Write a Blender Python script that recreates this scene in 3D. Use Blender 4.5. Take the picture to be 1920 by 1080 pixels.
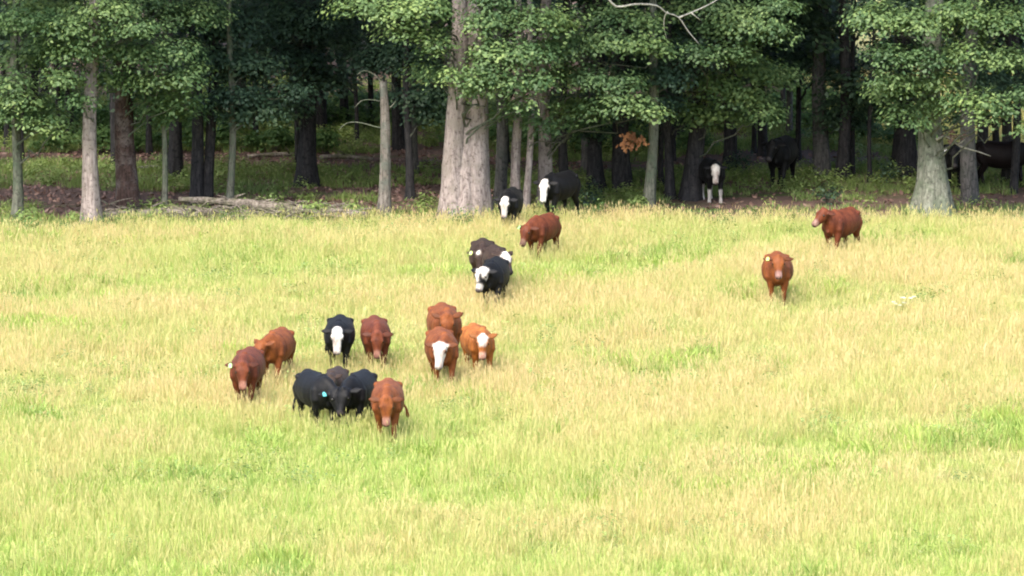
import bpy, bmesh, math, random
import numpy as np
from mathutils import Vector, Matrix, noise
R = math.radians
random.seed(7); rng = np.random.default_rng(7)
for o in list(bpy.data.objects): bpy.data.objects.remove(o)
S = bpy.context.scene
C = S.collection

# ------------------------------------------------------------------ camera
F = 7680.0; CAM_H = 14.0; PITCH = R(7.83)
cd = bpy.data.cameras.new('camera'); cam = bpy.data.objects.new('camera', cd); C.objects.link(cam)
cam.location = (0, 0, CAM_H); cam.rotation_euler = (R(90) - PITCH, 0, 0)
cd.sensor_width = 36; cd.lens = 36 * F / 1920; cd.clip_start = 1; cd.clip_end = 3000
S.camera = cam
S.cycles.filter_width = 2.0
S.render.resolution_x = 1024; S.render.resolution_y = 576

# ------------------------------------------------------------------ sky, sun, exposure
SUN_EL = R(53); SUN_AZ = R(-152)          # azimuth measured from +Y towards +X
w = bpy.data.worlds.new("World"); S.world = w; w.use_nodes = True
nt = w.node_tree; bg = nt.nodes['Background']
sky = nt.nodes.new('ShaderNodeTexSky'); sky.sky_type = 'NISHITA'; sky.sun_disc = False
sky.sun_elevation = SUN_EL; sky.sun_rotation = SUN_AZ
sky.air_density = 1.0; sky.dust_density = 4.0; sky.ozone_density = 1.0
nt.links.new(sky.outputs[0], bg.inputs[0]); bg.inputs[1].default_value = 0.15
sl = bpy.data.lights.new('sun', 'SUN'); sun = bpy.data.objects.new('sun', sl); C.objects.link(sun)
sl.energy = 1.2; sl.angle = R(40); sl.color = (1.0, 0.955, 0.87)
sd = Vector((math.sin(SUN_AZ) * math.cos(SUN_EL), math.cos(SUN_AZ) * math.cos(SUN_EL), math.sin(SUN_EL)))
sun.rotation_euler = sd.to_track_quat('Z', 'Y').to_euler()
sun.location = (-20, -10, 60)
S.view_settings.view_transform = 'Standard'; S.view_settings.look = 'None'
S.view_settings.exposure = 1.96; S.view_settings.gamma = 1

# ------------------------------------------------------------------ helpers
fw = Vector((0, math.cos(PITCH), -math.sin(PITCH))); uv = Vector((0, math.sin(PITCH), math.cos(PITCH)))
def ray(px, py): return fw + Vector((1, 0, 0)) * ((px - 960) / F) + uv * ((540 - py) / F)
def at(px, py, Y):
    d = ray(px, py); return Vector((0, 0, CAM_H)) + d * (Y / d.y)
def hgt(x, y):
    return 0.05 * math.sin(x * 0.21 + 1) * math.sin(y * 0.13) + 0.03 * math.sin(x * 0.6 + y * 0.33)
def hgtn(x, y):
    return 0.05 * np.sin(x * 0.21 + 1) * np.sin(y * 0.13) + 0.03 * np.sin(x * 0.6 + y * 0.33)
def ground(px, py):
    d = ray(px, py); p = Vector((0, 0, CAM_H)) + d * (CAM_H / -d.z); p.z = hgt(p.x, p.y); return p

def tag(o, label=None, cat=None, group=None, kind=None):
    if label: o['label'] = label
    if cat: o['category'] = cat
    if group: o['group'] = group
    if kind: o['kind'] = kind
    return o
def thing(name, label, cat, loc, rotz=0, group=None):
    o = bpy.data.objects.new(name, None); C.objects.link(o); o.empty_display_size = 0.3
    o.location = loc; o.rotation_euler = (0, 0, rotz)
    return tag(o, label, cat, group)
def np_mesh(name, V, faces_flat, counts, mat=None, tint=None, smooth=False):
    me = bpy.data.meshes.new(name)
    V = np.asarray(V, dtype=np.float32)
    me.vertices.add(len(V)); me.vertices.foreach_set('co', V.ravel())
    ff = np.asarray(faces_flat, dtype=np.int32); cn = np.asarray(counts, dtype=np.int32)
    me.loops.add(len(ff)); me.loops.foreach_set('vertex_index', ff)
    me.polygons.add(len(cn)); st = np.concatenate([[0], np.cumsum(cn)[:-1]]).astype(np.int32)
    me.polygons.foreach_set('loop_start', st)
    me.update(calc_edges=True)
    if smooth: me.polygons.foreach_set('use_smooth', [True] * len(cn))
    if tint is not None:
        a = me.color_attributes.new('tint', 'FLOAT_COLOR', 'POINT')
        t = np.asarray(tint, dtype=np.float32)
        if t.ndim == 1: t = np.stack([t, t, t, np.ones_like(t)], 1)
        a.data.foreach_set('color', t.ravel())
    if mat: me.materials.append(mat)
    return me
def link(name, me, parent=None):
    o = bpy.data.objects.new(name, me); C.objects.link(o)
    if parent: o.parent = parent
    return o

# ------------------------------------------------------------------ materials
def newmat(name):
    m = bpy.data.materials.new(name); m.use_nodes = True
    n = m.node_tree.nodes; b = n['Principled BSDF']; return m, m.node_tree, b
def N(nt, t, **k):
    n = nt.nodes.new(t)
    for a, v in k.items(): setattr(n, a, v)
    return n
def L(nt, a, b): nt.links.new(a, b)
def noise_n(nt, vec, scale, detail=4, rough=.55):
    n = N(nt, 'ShaderNodeTexNoise'); n.inputs['Scale'].default_value = scale
    n.inputs['Detail'].default_value = detail; n.inputs['Roughness'].default_value = rough
    if vec is not None: L(nt, vec, n.inputs['Vector'])
    return n.outputs['Fac']
def ramp(nt, fac, stops):
    r = N(nt, 'ShaderNodeValToRGB'); e = r.color_ramp.elements
    while len(e) < len(stops): e.new(0.5)
    for el, (p, c) in zip(e, stops):
        el.position = p; el.color = (*c, 1) if len(c) == 3 else c
    L(nt, fac, r.inputs[0]); return r.outputs[0]
def mix(nt, fac, a, b, blend='MIX'):
    m = N(nt, 'ShaderNodeMix', data_type='RGBA', blend_type=blend)
    for s, v in ((0, fac), (6, a), (7, b)):
        if hasattr(v, 'node'): L(nt, v, m.inputs[s])
        else: m.inputs[s].default_value = v if s == 0 else (*v, 1)
    return m.outputs[2]
def maths(nt, op, a, b=0.0, clamp=False):
    m = N(nt, 'ShaderNodeMath', operation=op, use_clamp=clamp)
    for i, v in ((0, a), (1, b)):
        if hasattr(v, 'node'): L(nt, v, m.inputs[i])
        else: m.inputs[i].default_value = v
    return m.outputs[0]
def bump(nt, b, h, strength=.5, dist=.02):
    n = N(nt, 'ShaderNodeBump'); n.inputs['Strength'].default_value = strength; n.inputs['Distance'].default_value = dist
    L(nt, h, n.inputs['Height']); L(nt, n.outputs[0], b.inputs['Normal'])
def wpos(nt): return N(nt, 'ShaderNodeNewGeometry').outputs['Position']
def attr(nt, name): return N(nt, 'ShaderNodeAttribute', attribute_name=name)

def leafy(name, color_fn, trans=.35, rough=.55):
    m = bpy.data.materials.new(name); m.use_nodes = True; t = m.node_tree; t.nodes.clear()
    out = N(t, 'ShaderNodeOutputMaterial'); b = N(t, 'ShaderNodeBsdfPrincipled'); tr = N(t, 'ShaderNodeBsdfTranslucent')
    mx = N(t, 'ShaderNodeMixShader'); mx.inputs[0].default_value = trans
    c = color_fn(t); L(t, c, b.inputs['Base Color'])
    b.inputs['Roughness'].default_value = rough; b.inputs['Specular IOR Level'].default_value = .25
    L(t, mix(t, 1.0, c, (1.15, 1.2, .7), 'MULTIPLY'), tr.inputs[0])
    L(t, b.outputs[0], mx.inputs[1]); L(t, tr.outputs[0], mx.inputs[2]); L(t, mx.outputs[0], out.inputs[0])
    return m
def leaf_col(dark, light, warm):
    def f(t):
        a = attr(t, 'tint'); c = ramp(t, a.outputs['Fac'], [(0, dark), (.6, light), (1, warm)])
        n = noise_n(t, wpos(t), .45, 3); v = ramp(t, n, [(.3, (.75, .8, .85)), (.7, (1.15, 1.1, .95))])
        return mix(t, 1.0, c, v, 'MULTIPLY')
    return f
M_leaf = leafy('oak_leaf', leaf_col((.05, .10, .042), (.12, .19, .078), (.21, .29, .11)), .35, .5)
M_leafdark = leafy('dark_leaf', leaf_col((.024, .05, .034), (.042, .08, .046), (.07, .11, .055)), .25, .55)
M_leafdry = leafy('dry_leaf', leaf_col((.18, .075, .035), (.32, .14, .06), (.42, .22, .10)), .2, .7)
M_leafpink = leafy('faded_leaf', leaf_col((.12, .07, .06), (.22, .13, .11), (.3, .2, .17)), .1, .8)
M_shrub = leafy('shrub_leaf', leaf_col((.055, .11, .035), (.095, .175, .055), (.15, .23, .07)), .35, .6)

def field_patch(t):
    p = wpos(t)
    n1 = noise_n(t, p, .11, 3, .6); n2 = noise_n(t, p, .55, 3, .6)
    s = maths(t, 'ADD', maths(t, 'MULTIPLY', n1, .60), maths(t, 'MULTIPLY', n2, .40))
    sx = N(t, 'ShaderNodeSeparateXYZ'); L(t, p, sx.inputs[0])      # the grass is riper in the middle of the field and to the right
    yb = ramp(t, maths(t, 'DIVIDE', maths(t, 'SUBTRACT', sx.outputs[1], 60), 60, True),
              [(0, (0, 0, 0)), (.22, (.18, .18, .18)), (.42, (.75, .75, .75)), (.62, (.85, .85, .85)), (.8, (.4, .4, .4)), (1, (.7, .7, .7))])
    xb = maths(t, 'ADD', .5, maths(t, 'MULTIPLY', sx.outputs[0], .035), True)
    bias = maths(t, 'ADD', maths(t, 'MULTIPLY', yb, .15), maths(t, 'MULTIPLY', xb, .07))
    s = maths(t, 'ADD', s, maths(t, 'SUBTRACT', bias, .115))
    return ramp(t, s, [(.41, (0, 0, 0)), (.58, (1, 1, 1))])
def field_col(straw, green, deep):
    def f(t):
        a = attr(t, 'tint'); ps = field_patch(t)
        base = mix(t, ps, green, straw)
        # each blade leans to straw or to green by its own value
        own = ramp(t, a.outputs['Fac'], [(0, deep), (.16, deep), (.36, green), (.6, straw), (1, straw)])
        return mix(t, .55, base, own)
    return f
M_grass = leafy('meadow_grass', field_col((.575, .468, .25), (.365, .465, .125), (.17, .26, .065)), .35, .6)
M_greengrass = leafy('green_grass', leaf_col((.20, .30, .07), (.32, .42, .11), (.46, .49, .17)), .35, .6)
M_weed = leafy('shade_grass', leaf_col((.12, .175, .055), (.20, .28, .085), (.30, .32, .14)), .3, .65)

def bark(name, c1, c2, c3, patch=None, scale=1.0):
    m, t, b = newmat(name); p = N(t, 'ShaderNodeTexCoord').outputs['Object']
    mp = N(t, 'ShaderNodeMapping'); mp.inputs['Scale'].default_value = (1, 1, .18); L(t, p, mp.inputs[0])
    f = noise_n(t, mp.outputs[0], 14 * scale, 6, .65); g = noise_n(t, p, 2.2, 4, .6); h = noise_n(t, p, 9, 4, .7)
    c = ramp(t, f, [(.32, c1), (.5, c2), (.72, c3)])
    if patch: c = mix(t, ramp(t, g, [(.47, (0, 0, 0)), (.62, (1, 1, 1))]), c, patch)
    c = mix(t, ramp(t, h, [(.53, (0, 0, 0)), (.64, (.85, .85, .85))]), c, c1)
    L(t, c, b.inputs['Base Color']); b.inputs['Roughness'].default_value = .9; b.inputs['Specular IOR Level'].default_value = .15
    bump(t, b, f, 1.0, .03); return m
M_barklight = bark('pale_bark', (.09, .07, .065), (.24, .205, .19), (.33, .285, .265), (.19, .165, .145))
M_barkgrey = bark('grey_bark', (.03, .03, .028), (.09, .085, .08), (.15, .14, .13), (.07, .075, .065))
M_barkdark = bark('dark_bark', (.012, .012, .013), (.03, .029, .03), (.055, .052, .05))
M_barkred = bark('peeling_bark', (.02, .014, .012), (.05, .032, .028), (.09, .055, .045), (.11, .09, .085))
M_barklichen = bark('lichen_bark', (.06, .06, .05), (.16, .165, .13), (.27, .28, .23), (.11, .13, .09))
M_barkshade = bark('shaded_bark', (.035, .036, .03), (.10, .105, .08), (.16, .16, .13), (.07, .09, .06))  # lichen bark darkened for the slim trees, shade put into its colour
M_barksnag = bark('snag_bark', (.045, .038, .032), (.13, .115, .10), (.23, .21, .19), (.085, .095, .08))
M_twig = bark('bare_wood', (.16, .15, .13), (.28, .27, .235), (.38, .36, .32))
M_white = bark('bleached_wood', (.26, .25, .22), (.45, .43, .38), (.58, .55, .5))
M_log = bark('weathered_log', (.06, .05, .04), (.17, .145, .12), (.27, .24, .20), (.12, .12, .07))

def ground_mat():
    m, t, b = newmat('ground'); p = wpos(t); sx = N(t, 'ShaderNodeSeparateXYZ'); L(t, p, sx.inputs[0])
    ps = field_patch(t); fine = noise_n(t, p, 9, 5, .7)
    fld = mix(t, ps, (.24, .30, .09), (.36, .32, .15))
    fld = mix(t, ramp(t, fine, [(.3, (1, 1, 1)), (.6, (0, 0, 0))]), fld, (.16, .18, .06))
    n3 = noise_n(t, p, .35, 4, .6)
    mp = N(t, 'ShaderNodeMapping'); mp.inputs['Scale'].default_value = (.25, 1, 1); L(t, p, mp.inputs[0])
    n4 = noise_n(t, mp.outputs[0], .42, 3, .6)
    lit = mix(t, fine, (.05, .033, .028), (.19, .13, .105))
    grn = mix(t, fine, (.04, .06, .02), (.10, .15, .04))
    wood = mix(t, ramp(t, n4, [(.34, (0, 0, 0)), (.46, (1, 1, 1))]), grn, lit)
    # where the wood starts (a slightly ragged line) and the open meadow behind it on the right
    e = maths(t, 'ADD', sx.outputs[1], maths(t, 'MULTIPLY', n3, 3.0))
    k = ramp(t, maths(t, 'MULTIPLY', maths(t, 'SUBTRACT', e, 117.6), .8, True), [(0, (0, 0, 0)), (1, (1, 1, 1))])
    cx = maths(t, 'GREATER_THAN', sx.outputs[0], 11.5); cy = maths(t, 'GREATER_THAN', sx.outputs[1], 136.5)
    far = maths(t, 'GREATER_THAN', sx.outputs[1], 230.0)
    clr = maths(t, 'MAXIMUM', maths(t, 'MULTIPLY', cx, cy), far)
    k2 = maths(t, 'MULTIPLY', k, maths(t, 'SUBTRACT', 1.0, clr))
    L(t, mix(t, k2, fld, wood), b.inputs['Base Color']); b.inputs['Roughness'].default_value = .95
    b.inputs['Specular IOR Level'].default_value = .1
    bump(t, b, fine, .8, .06); return m
M_ground = ground_mat()

def coat_mat():
    m, t, b = newmat('cow_hair'); a = attr(t, 'tint'); p = N(t, 'ShaderNodeTexCoord').outputs['Object']
    mp = N(t, 'ShaderNodeMapping'); mp.inputs['Scale'].default_value = (1, 1, .45); L(t, p, mp.inputs[0])
    n = noise_n(t, mp.outputs[0], 4.5, 5, .7); n2 = noise_n(t, mp.outputs[0], 60, 3, .6)
    c = mix(t, 1.0, a.outputs['Color'], ramp(t, n, [(.34, (.48, .40, .38)), (.5, (.92, .9, .88)), (.70, (1.4, 1.5, 1.5))]), 'MULTIPLY')
    c = mix(t, 1.0, c, ramp(t, n2, [(.3, (.8, .8, .8)), (.7, (1.15, 1.15, 1.15))]), 'MULTIPLY')
    L(t, c, b.inputs['Base Color']); b.inputs['Roughness'].default_value = .62; b.inputs['Specular IOR Level'].default_value = .22
    b.inputs['Sheen Weight'].default_value = .02; b.inputs['Sheen Roughness'].default_value = .4
    bump(t, b, n2, .35, .01); return m
M_coat = coat_mat()
def plain(name, c, rough=.5):
    m, t, b = newmat(name); n = noise_n(t, N(t, 'ShaderNodeTexCoord').outputs['Object'], 12, 3)
    L(t, mix(t, n, tuple(x * .85 for x in c), tuple(min(1, x * 1.1) for x in c)), b.inputs['Base Color'])
    b.inputs['Roughness'].default_value = rough; return m
M_eye = plain('eye', (.01, .008, .007), .15)
M_tags = {'green': plain('green_tag', (.20, .50, .14)), 'yellow': plain('yellow_tag', (.36, .50, .10)),
          'teal': plain('teal_tag', (.07, .36, .36)), 'white': plain('white_tag', (.45, .45, .45))}
M_flower = plain('white_petal', (.55, .54, .42), .8)

# ------------------------------------------------------------------ ground
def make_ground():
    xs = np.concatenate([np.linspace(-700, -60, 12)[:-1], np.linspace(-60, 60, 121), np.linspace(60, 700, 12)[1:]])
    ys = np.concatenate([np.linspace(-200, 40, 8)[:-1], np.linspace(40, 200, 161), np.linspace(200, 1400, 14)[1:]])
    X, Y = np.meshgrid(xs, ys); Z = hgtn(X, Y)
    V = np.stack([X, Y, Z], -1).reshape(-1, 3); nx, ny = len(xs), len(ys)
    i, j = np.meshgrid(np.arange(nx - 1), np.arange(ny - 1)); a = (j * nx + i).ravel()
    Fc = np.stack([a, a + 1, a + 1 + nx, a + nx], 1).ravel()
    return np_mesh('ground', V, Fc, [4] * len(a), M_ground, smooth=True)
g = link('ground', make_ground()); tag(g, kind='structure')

# ------------------------------------------------------------------ lofted tubes
def loft(bm, path, radii, n=14, up=Vector((0, 0, 1)), expo=2.0):
    """closed tube along path; radii = (half side, half up) per ring"""
    rings = []
    for i, p in enumerate(path):
        p = Vector(p); a = Vector(path[max(i - 1, 0)]); b = Vector(path[min(i + 1, len(path) - 1)])
        tdir = (b - a).normalized(); side = tdir.cross(up)
        if side.length < 1e-3: side = tdir.cross(Vector((1, 0, 0)))
        side.normalize(); u = side.cross(tdir).normalized()
        rs, ru = radii[i] if isinstance(radii[i], tuple) else (radii[i], radii[i])
        ring = []
        for k in range(n):
            th = 2 * math.pi * k / n; c, s = math.cos(th), math.sin(th)
            c = math.copysign(abs(c) ** (2 / expo), c); s = math.copysign(abs(s) ** (2 / expo), s)
            ring.append(bm.verts.new(p + side * (rs * c) + u * (ru * s)))
        rings.append(ring)
    for r0, r1 in zip(rings, rings[1:]):
        for k in range(n): bm.faces.new((r0[k], r0[(k + 1) % n], r1[(k + 1) % n], r1[k]))
    bm.faces.new(rings[0][::-1]); bm.faces.new(rings[-1])
def bm_obj(name, bm, mat, parent=None, smooth=True):
    bmesh.ops.recalc_face_normals(bm, faces=bm.faces)
    me = bpy.data.meshes.new(name); bm.to_mesh(me); bm.free(); me.materials.append(mat)
    if smooth: me.polygons.foreach_set('use_smooth', [True] * len(me.polygons))
    return link(name, me, parent)
def smooth_path(pts, rad, sub=4):
    """Catmull-Rom through points and radii"""
    P = [Vector(p) for p in pts]; Q = []; Rr = []
    rr = [r if isinstance(r, tuple) else (r, r) for r in rad]
    for i in range(len(P) - 1):
        p0, p1, p2, p3 = P[max(i - 1, 0)], P[i], P[i + 1], P[min(i + 2, len(P) - 1)]
        for k in range(sub):
            t = k / sub
            Q.append(.5 * ((2 * p1) + (p2 - p0) * t + (2 * p0 - 5 * p1 + 4 * p2 - p3) * t * t + (3 * p1 - p0 - 3 * p2 + p3) * t ** 3))
            Rr.append(tuple(a * (1 - t) + b * t for a, b in zip(rr[i], rr[i + 1])))
    Q.append(P[-1]); Rr.append(rr[-1]); return Q, Rr

# ------------------------------------------------------------------ trees
def trunk_mesh(h, r0, lean=(0, 0), flare=.5, seed=0, top=.55, base_h=-.15, wob=.06, broken=False):
    rg = np.random.default_rng(seed); nr = 30; na = 22; V = []
    ph = rg.uniform(0, 6.28, 6); nl = rg.integers(4, 7)
    for i in range(nr):
        f = (i / (nr - 1)) ** 1.5; z = base_h + (h - base_h) * f
        r = r0 * (1 - (1 - top) * f) * (1 + flare * math.exp(-max(z, 0) / (r0 * 2.7 + .05)))
        cx = lean[0] * f + wob * math.sin(z * .9 + ph[0]); cy = lean[1] * f + wob * math.cos(z * .7 + ph[1])
        for k in range(na):
            th = 2 * math.pi * k / na
            lob = 1 + .30 * flare * math.exp(-max(z, 0) / (r0 * 2.2 + .05)) * math.sin(nl * th + ph[2])
            rr = r * lob * (1 + .05 * noise.noise((math.cos(th) * 2.5, math.sin(th) * 2.5, z * .8 + seed)) * 2
                            + .035 * math.sin(7 * th + ph[3] + z * .4) + .02 * rg.normal())
            zz = z + (rg.uniform(-.12, .12) if broken and i == nr - 1 else 0)
            V.append((cx + rr * math.cos(th), cy + rr * math.sin(th), zz))
    i, k = np.meshgrid(np.arange(nr - 1), np.arange(na), indexing='ij')
    a = (i * na + k).ravel(); b = (i * na + (k + 1) % na).ravel()
    Fq = np.stack([a, b, b + na, a + na], 1)
    top_ring = np.arange((nr - 1) * na, nr * na)
    return np.array(V), np.concatenate([Fq.ravel(), top_ring]), [4] * len(Fq) + [na]
def merge(parts):
    V = []; Fc = []; cn = []; off = 0
    for v, f, c in parts:
        V.append(v); Fc.append(np.asarray(f) + off); cn += list(c); off += len(v)
    return np.concatenate(V), np.concatenate(Fc), cn
def branch_geo(p0, p1, r0, r1, seed=0, sag=.1, n=7, na=7):
    rg = np.random.default_rng(seed); p0 = np.array(p0, float); p1 = np.array(p1, float); d = p1 - p0; ln = np.linalg.norm(d)
    a = np.cross(d / ln, [0, 0, 1.0]); 
    if np.linalg.norm(a) < .1: a = np.array([1.0, 0, 0])
    a /= np.linalg.norm(a); b = np.cross(a, d / ln); V = []
    jit = rg.normal(0, .05 * ln, (n, 3)); jit[0] = 0; jit[-1] = 0
    for i in range(n):
        f = i / (n - 1); c = p0 + d * f + jit[i] + np.array([0, 0, sag * ln * math.sin(math.pi * f)]); r = r0 + (r1 - r0) * f
        for k in range(na):
            th = 6.2832 * k / na; V.append(c + r * (math.cos(th) * a + math.sin(th) * b))
    i, k = np.meshgrid(np.arange(n - 1), np.arange(na), indexing='ij')
    q = (i * na + k).ravel(); s = (i * na + (k + 1) % na).ravel()
    Fq = np.stack([q, s, s + na, q + na], 1)
    return np.array(V), Fq.ravel(), [4] * len(Fq)

OAK = np.array([(0, 0), (.10, .16), (.22, .22), (.16, .36), (.34, .50), (.2, .60), (.26, .78), (.1, .84), (0, 1.0),
                (-.1, .84), (-.26, .78), (-.2, .60), (-.34, .50), (-.16, .36), (-.22, .22), (-.10, .16)])
KITE = np.array([(0, 0), (.30, .45), (0, 1.0), (-.30, .45)])
OVAL = np.array([(0, 0), (.24, .28), (.27, .62), (0, 1.0), (-.27, .62), (-.24, .28)])
def leaves_mesh(name, P, Nrm, size, tint, mat, shape=KITE, droop=.25):
    n = len(P); k = len(shape)
    Nrm = Nrm / np.linalg.norm(Nrm, axis=1, keepdims=True)
    r = rng.normal(size=(n, 3)); r[:, 2] -= .5
    A = r - (r * Nrm).sum(1, keepdims=True) * Nrm; A /= np.linalg.norm(A, axis=1, keepdims=True)
    B = np.cross(Nrm, A)
    sx = shape[:, 0][None, :, None]; sy = shape[:, 1][None, :, None]
    V = P[:, None, :] + size[:, None, None] * (B[:, None, :] * sx + A[:, None, :] * (sy - .5)) \
        - size[:, None, None] * Nrm[:, None, :] * (droop * (sy - .4) ** 2 + .5 * np.abs(sx) ** 1.5)
    V = V.reshape(-1, 3); Fc = np.arange(n * k)
    return np_mesh(name, V, Fc, [k] * n, mat, np.repeat(tint, k))
def spray_points(center, rad, nspray, per, rs=.26, seed=0):
    """leaf positions: rosettes spread over a flattened shell, denser on top"""
    rg = np.random.default_rng(seed)
    d = rg.normal(size=(nspray, 3)); d /= np.linalg.norm(d, axis=1, keepdims=True)
    d[:, 2] = np.where(d[:, 2] < -.2, -d[:, 2] * .6, d[:, 2])
    q = rg.uniform(.35, 1.05, (nspray, 1)) ** .6
    c = np.array(center) + d * q * np.array(rad) + rg.normal(0, .08, (nspray, 3))
    off = rg.normal(size=(nspray, per, 3)) * np.array([rs, rs, rs * .5])
    P = (c[:, None, :] + off).reshape(-1, 3)
    out = np.repeat(d, per, 0) * .55 + off.reshape(-1, 3) / rs * .28 + np.array([0, -.12, .75]) + rg.normal(0, .22, (nspray * per, 3))
    tt = np.repeat(rg.uniform(.05, .75, nspray) + rg.normal(0, .12), per) + rg.normal(0, .13, nspray * per)
    return P, out, np.clip(tt, 0, 1)

FRONT = 117.0
def px2m(px, Y): return px * Y / F
def front_tree(name, label, cat, px, py, wpx, bark_m, clumps, lean_px=0, h=12.5, flare=.5, upper=True, leafmat=None, dens=1.0,
               stems=None, extra=None, seed=1, crown_back=.3, group=None, leafs=.125):
    leafmat = leafmat or M_leaf
    b = ground(px, py); Y = b.y; root = thing(name, label, cat, b, 0, group)
    ppm = F / Y; r0 = wpx / 2 / ppm
    if stems is None: stems = [(0, 0, 1.0, lean_px)]
    geo = []
    for si, st_ in enumerate(stems):
        ox, oy, rs, ln = st_[:4]
        v, f, c = trunk_mesh(st_[4] if len(st_) > 4 else h, r0 * rs, (ln / ppm * 1.7, .3), flare, seed * 11 + si, .4)
        geo.append((v + np.array([ox, oy, 0]), f, c))
    V, Fc, cn = merge(geo)
    tr = link('trunk', np_mesh('trunk', V, Fc, cn, bark_m, smooth=True), root)
    # crown
    P = []; Nn = []; T = []; br = []
    k = 0
    for cl in clumps:
        cx, cy, rx, ry = cl[:4]; dy = cl[4] if len(cl) > 4 else -1.0
        c = at(cx, cy, Y + dy) - b; rr = (px2m(rx, Y), px2m((rx + ry) / 2, Y) * 1.0, px2m(ry, Y))
        vol = rr[0] * rr[2]
        ns = max(10, int(vol * 165 * dens)); k += 1
        p, n_, t_ = spray_points(c, [a * 1.12 for a in rr], ns, 16, .21, seed * 100 + k)
        P.append(p); Nn.append(n_); T.append(t_)
        zs = max(1.2, c.z - .5 * math.hypot(c.x, c.y) - .2)
        f = (zs / h) ** 1.0; s0 = stems[0] if c.x < 0 or len(stems) == 1 else stems[-1]
        start = np.array([s0[0] + s0[3] / ppm * 1.7 * f, s0[1] + .3 * f, zs])
        br.append(branch_geo(start, c, min(.032, r0 * .3), .012, seed * 50 + k, .05))
    P.append(np.zeros((0, 3)))
    Pa = np.concatenate(P); Na = np.concatenate(Nn) if Nn else np.zeros((0, 3)); Ta = np.concatenate(T) if T else np.zeros(0)
    if len(Pa):
        cr = link('crown', leaves_mesh('crown', Pa, Na, rng.uniform(.75, 1.25, len(Pa)) * leafs, Ta, leafmat, OAK), root); tag(cr, kind='stuff')
        for v, f, c in br: link('branch', np_mesh('branch', v, f, c, M_barkshade, smooth=True), root)
    if upper:    # the crown above the frame, coarser; it shades the wood
        P = []; Nn = []; T = []; zt = 7.3
        for i in range(24):
            a = random.uniform(0, 6.28); z = random.uniform(zt, zt + 7.5); q = (3.8 - .25 * abs(z - 9)) * math.sqrt(random.random())
            p, n_, t_ = spray_points((math.cos(a) * q, math.sin(a) * q + crown_back, z), (1.3, 1.3, .6), 34, 5, .35, seed * 77 + i)
            P.append(p); Nn.append(n_); T.append(t_)
        Pa = np.concatenate(P)
        u = link('upper_crown', leaves_mesh('upper_crown', Pa, np.concatenate(Nn), rng.uniform(.8, 1.3, len(Pa)) * .33, np.concatenate(T), leafmat, KITE), root)
        tag(u, kind='stuff')
    return root

# --- the front trees -------------------------------------------------------
front_tree('oak_tree', 'slim grey-green tree at the far left edge with a drooping bright bough', 'tree', 30, 408, 19, M_barkshade,
    [(20, 165, 48, 26), (45, 200, 52, 28), (85, 232, 50, 22), (112, 252, 26, 12), (10, 225, 30, 22), (35, 120, 50, 26, .6), (10, 60, 50, 40, .6), (70, 20, 60, 30, .5)],
    lean_px=6, seed=1)
front_tree('oak_tree', 'pale straight-trunked tree at the left, one end of the grey log beside its foot', 'tree', 170, 416, 30, M_barklight,
    [(60, 45, 60, 35), (130, 60, 60, 40), (200, 30, 60, 32), (140, 105, 44, 30), (120, 155, 36, 22), (180, 150, 45, 26, .4), (150, 195, 30, 20),
     (250, 60, 50, 30), (190, 95, 50, 35, .6), (90, 100, 45, 30, .4)], lean_px=10, seed=2)
front_tree('oak_tree', 'dark trunk with a reddish peeling foot, just right of the pale left tree', 'tree', 242, 402, 40, M_barkred,
    [(255, 112, 60, 32, -1.8), (325, 108, 52, 34, -1.8), (352, 150, 40, 28, -1.8), (300, 160, 45, 24, -1.6), (235, 160, 40, 26, -1.2), (345, 195, 36, 18, -1.3),
     (290, 200, 44, 24, -.4), (330, 45, 60, 35, -.8), (270, 15, 60, 30, -1), (380, 30, 50, 30, 0)], lean_px=-12, seed=3, flare=.35)
front_tree('oak_tree', 'thin pale sapling standing over the left end of the fallen log', 'tree', 304, 404, 12, M_barkshade,
    [(310, 215, 34, 18, 0), (300, 180, 36, 24, .3), (345, 215, 28, 16, .3)], lean_px=8, seed=4, upper=False, h=7)
front_tree('oak_tree', 'black twin-stemmed tree behind the high end of the fallen log', 'tree', 381, 386, 24, M_barkdark,
    [(390, 120, 60, 50, 0), (430, 60, 60, 50, 0), (400, 200, 50, 24, 0), (450, 150, 50, 40, .5), (370, 70, 55, 35, .4)], seed=5,
    stems=[(-.16, 0, 1.0, -6), (.17, .1, .85, 12)], flare=.2, leafmat=M_leafdark)
front_tree('oak_tree', 'thin grey-green tree rising just behind the middle of the fallen log', 'tree', 432, 392, 14, M_barkshade,
    [(440, 190, 50, 30, 0), (490, 215, 50, 26, .3), (540, 180, 44, 28, .3), (470, 130, 55, 36, .4), (440, 220, 36, 20, .2)], lean_px=5, seed=6, leafmat=M_leafdark)
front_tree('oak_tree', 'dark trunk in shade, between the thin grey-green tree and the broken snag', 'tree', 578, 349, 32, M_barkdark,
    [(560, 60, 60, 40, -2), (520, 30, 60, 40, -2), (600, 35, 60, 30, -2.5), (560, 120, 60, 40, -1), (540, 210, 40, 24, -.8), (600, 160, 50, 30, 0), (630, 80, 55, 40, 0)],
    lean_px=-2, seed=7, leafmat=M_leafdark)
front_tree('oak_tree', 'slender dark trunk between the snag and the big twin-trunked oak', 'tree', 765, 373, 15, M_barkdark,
    [(770, 190, 50, 26, .5), (800, 220, 40, 24, .6), (740, 110, 50, 40, .6), (690, 130, 40, 36, .9), (780, 120, 50, 30, .8), (810, 180, 40, 30, .8)], seed=8, leafmat=M_leafdark)
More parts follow.
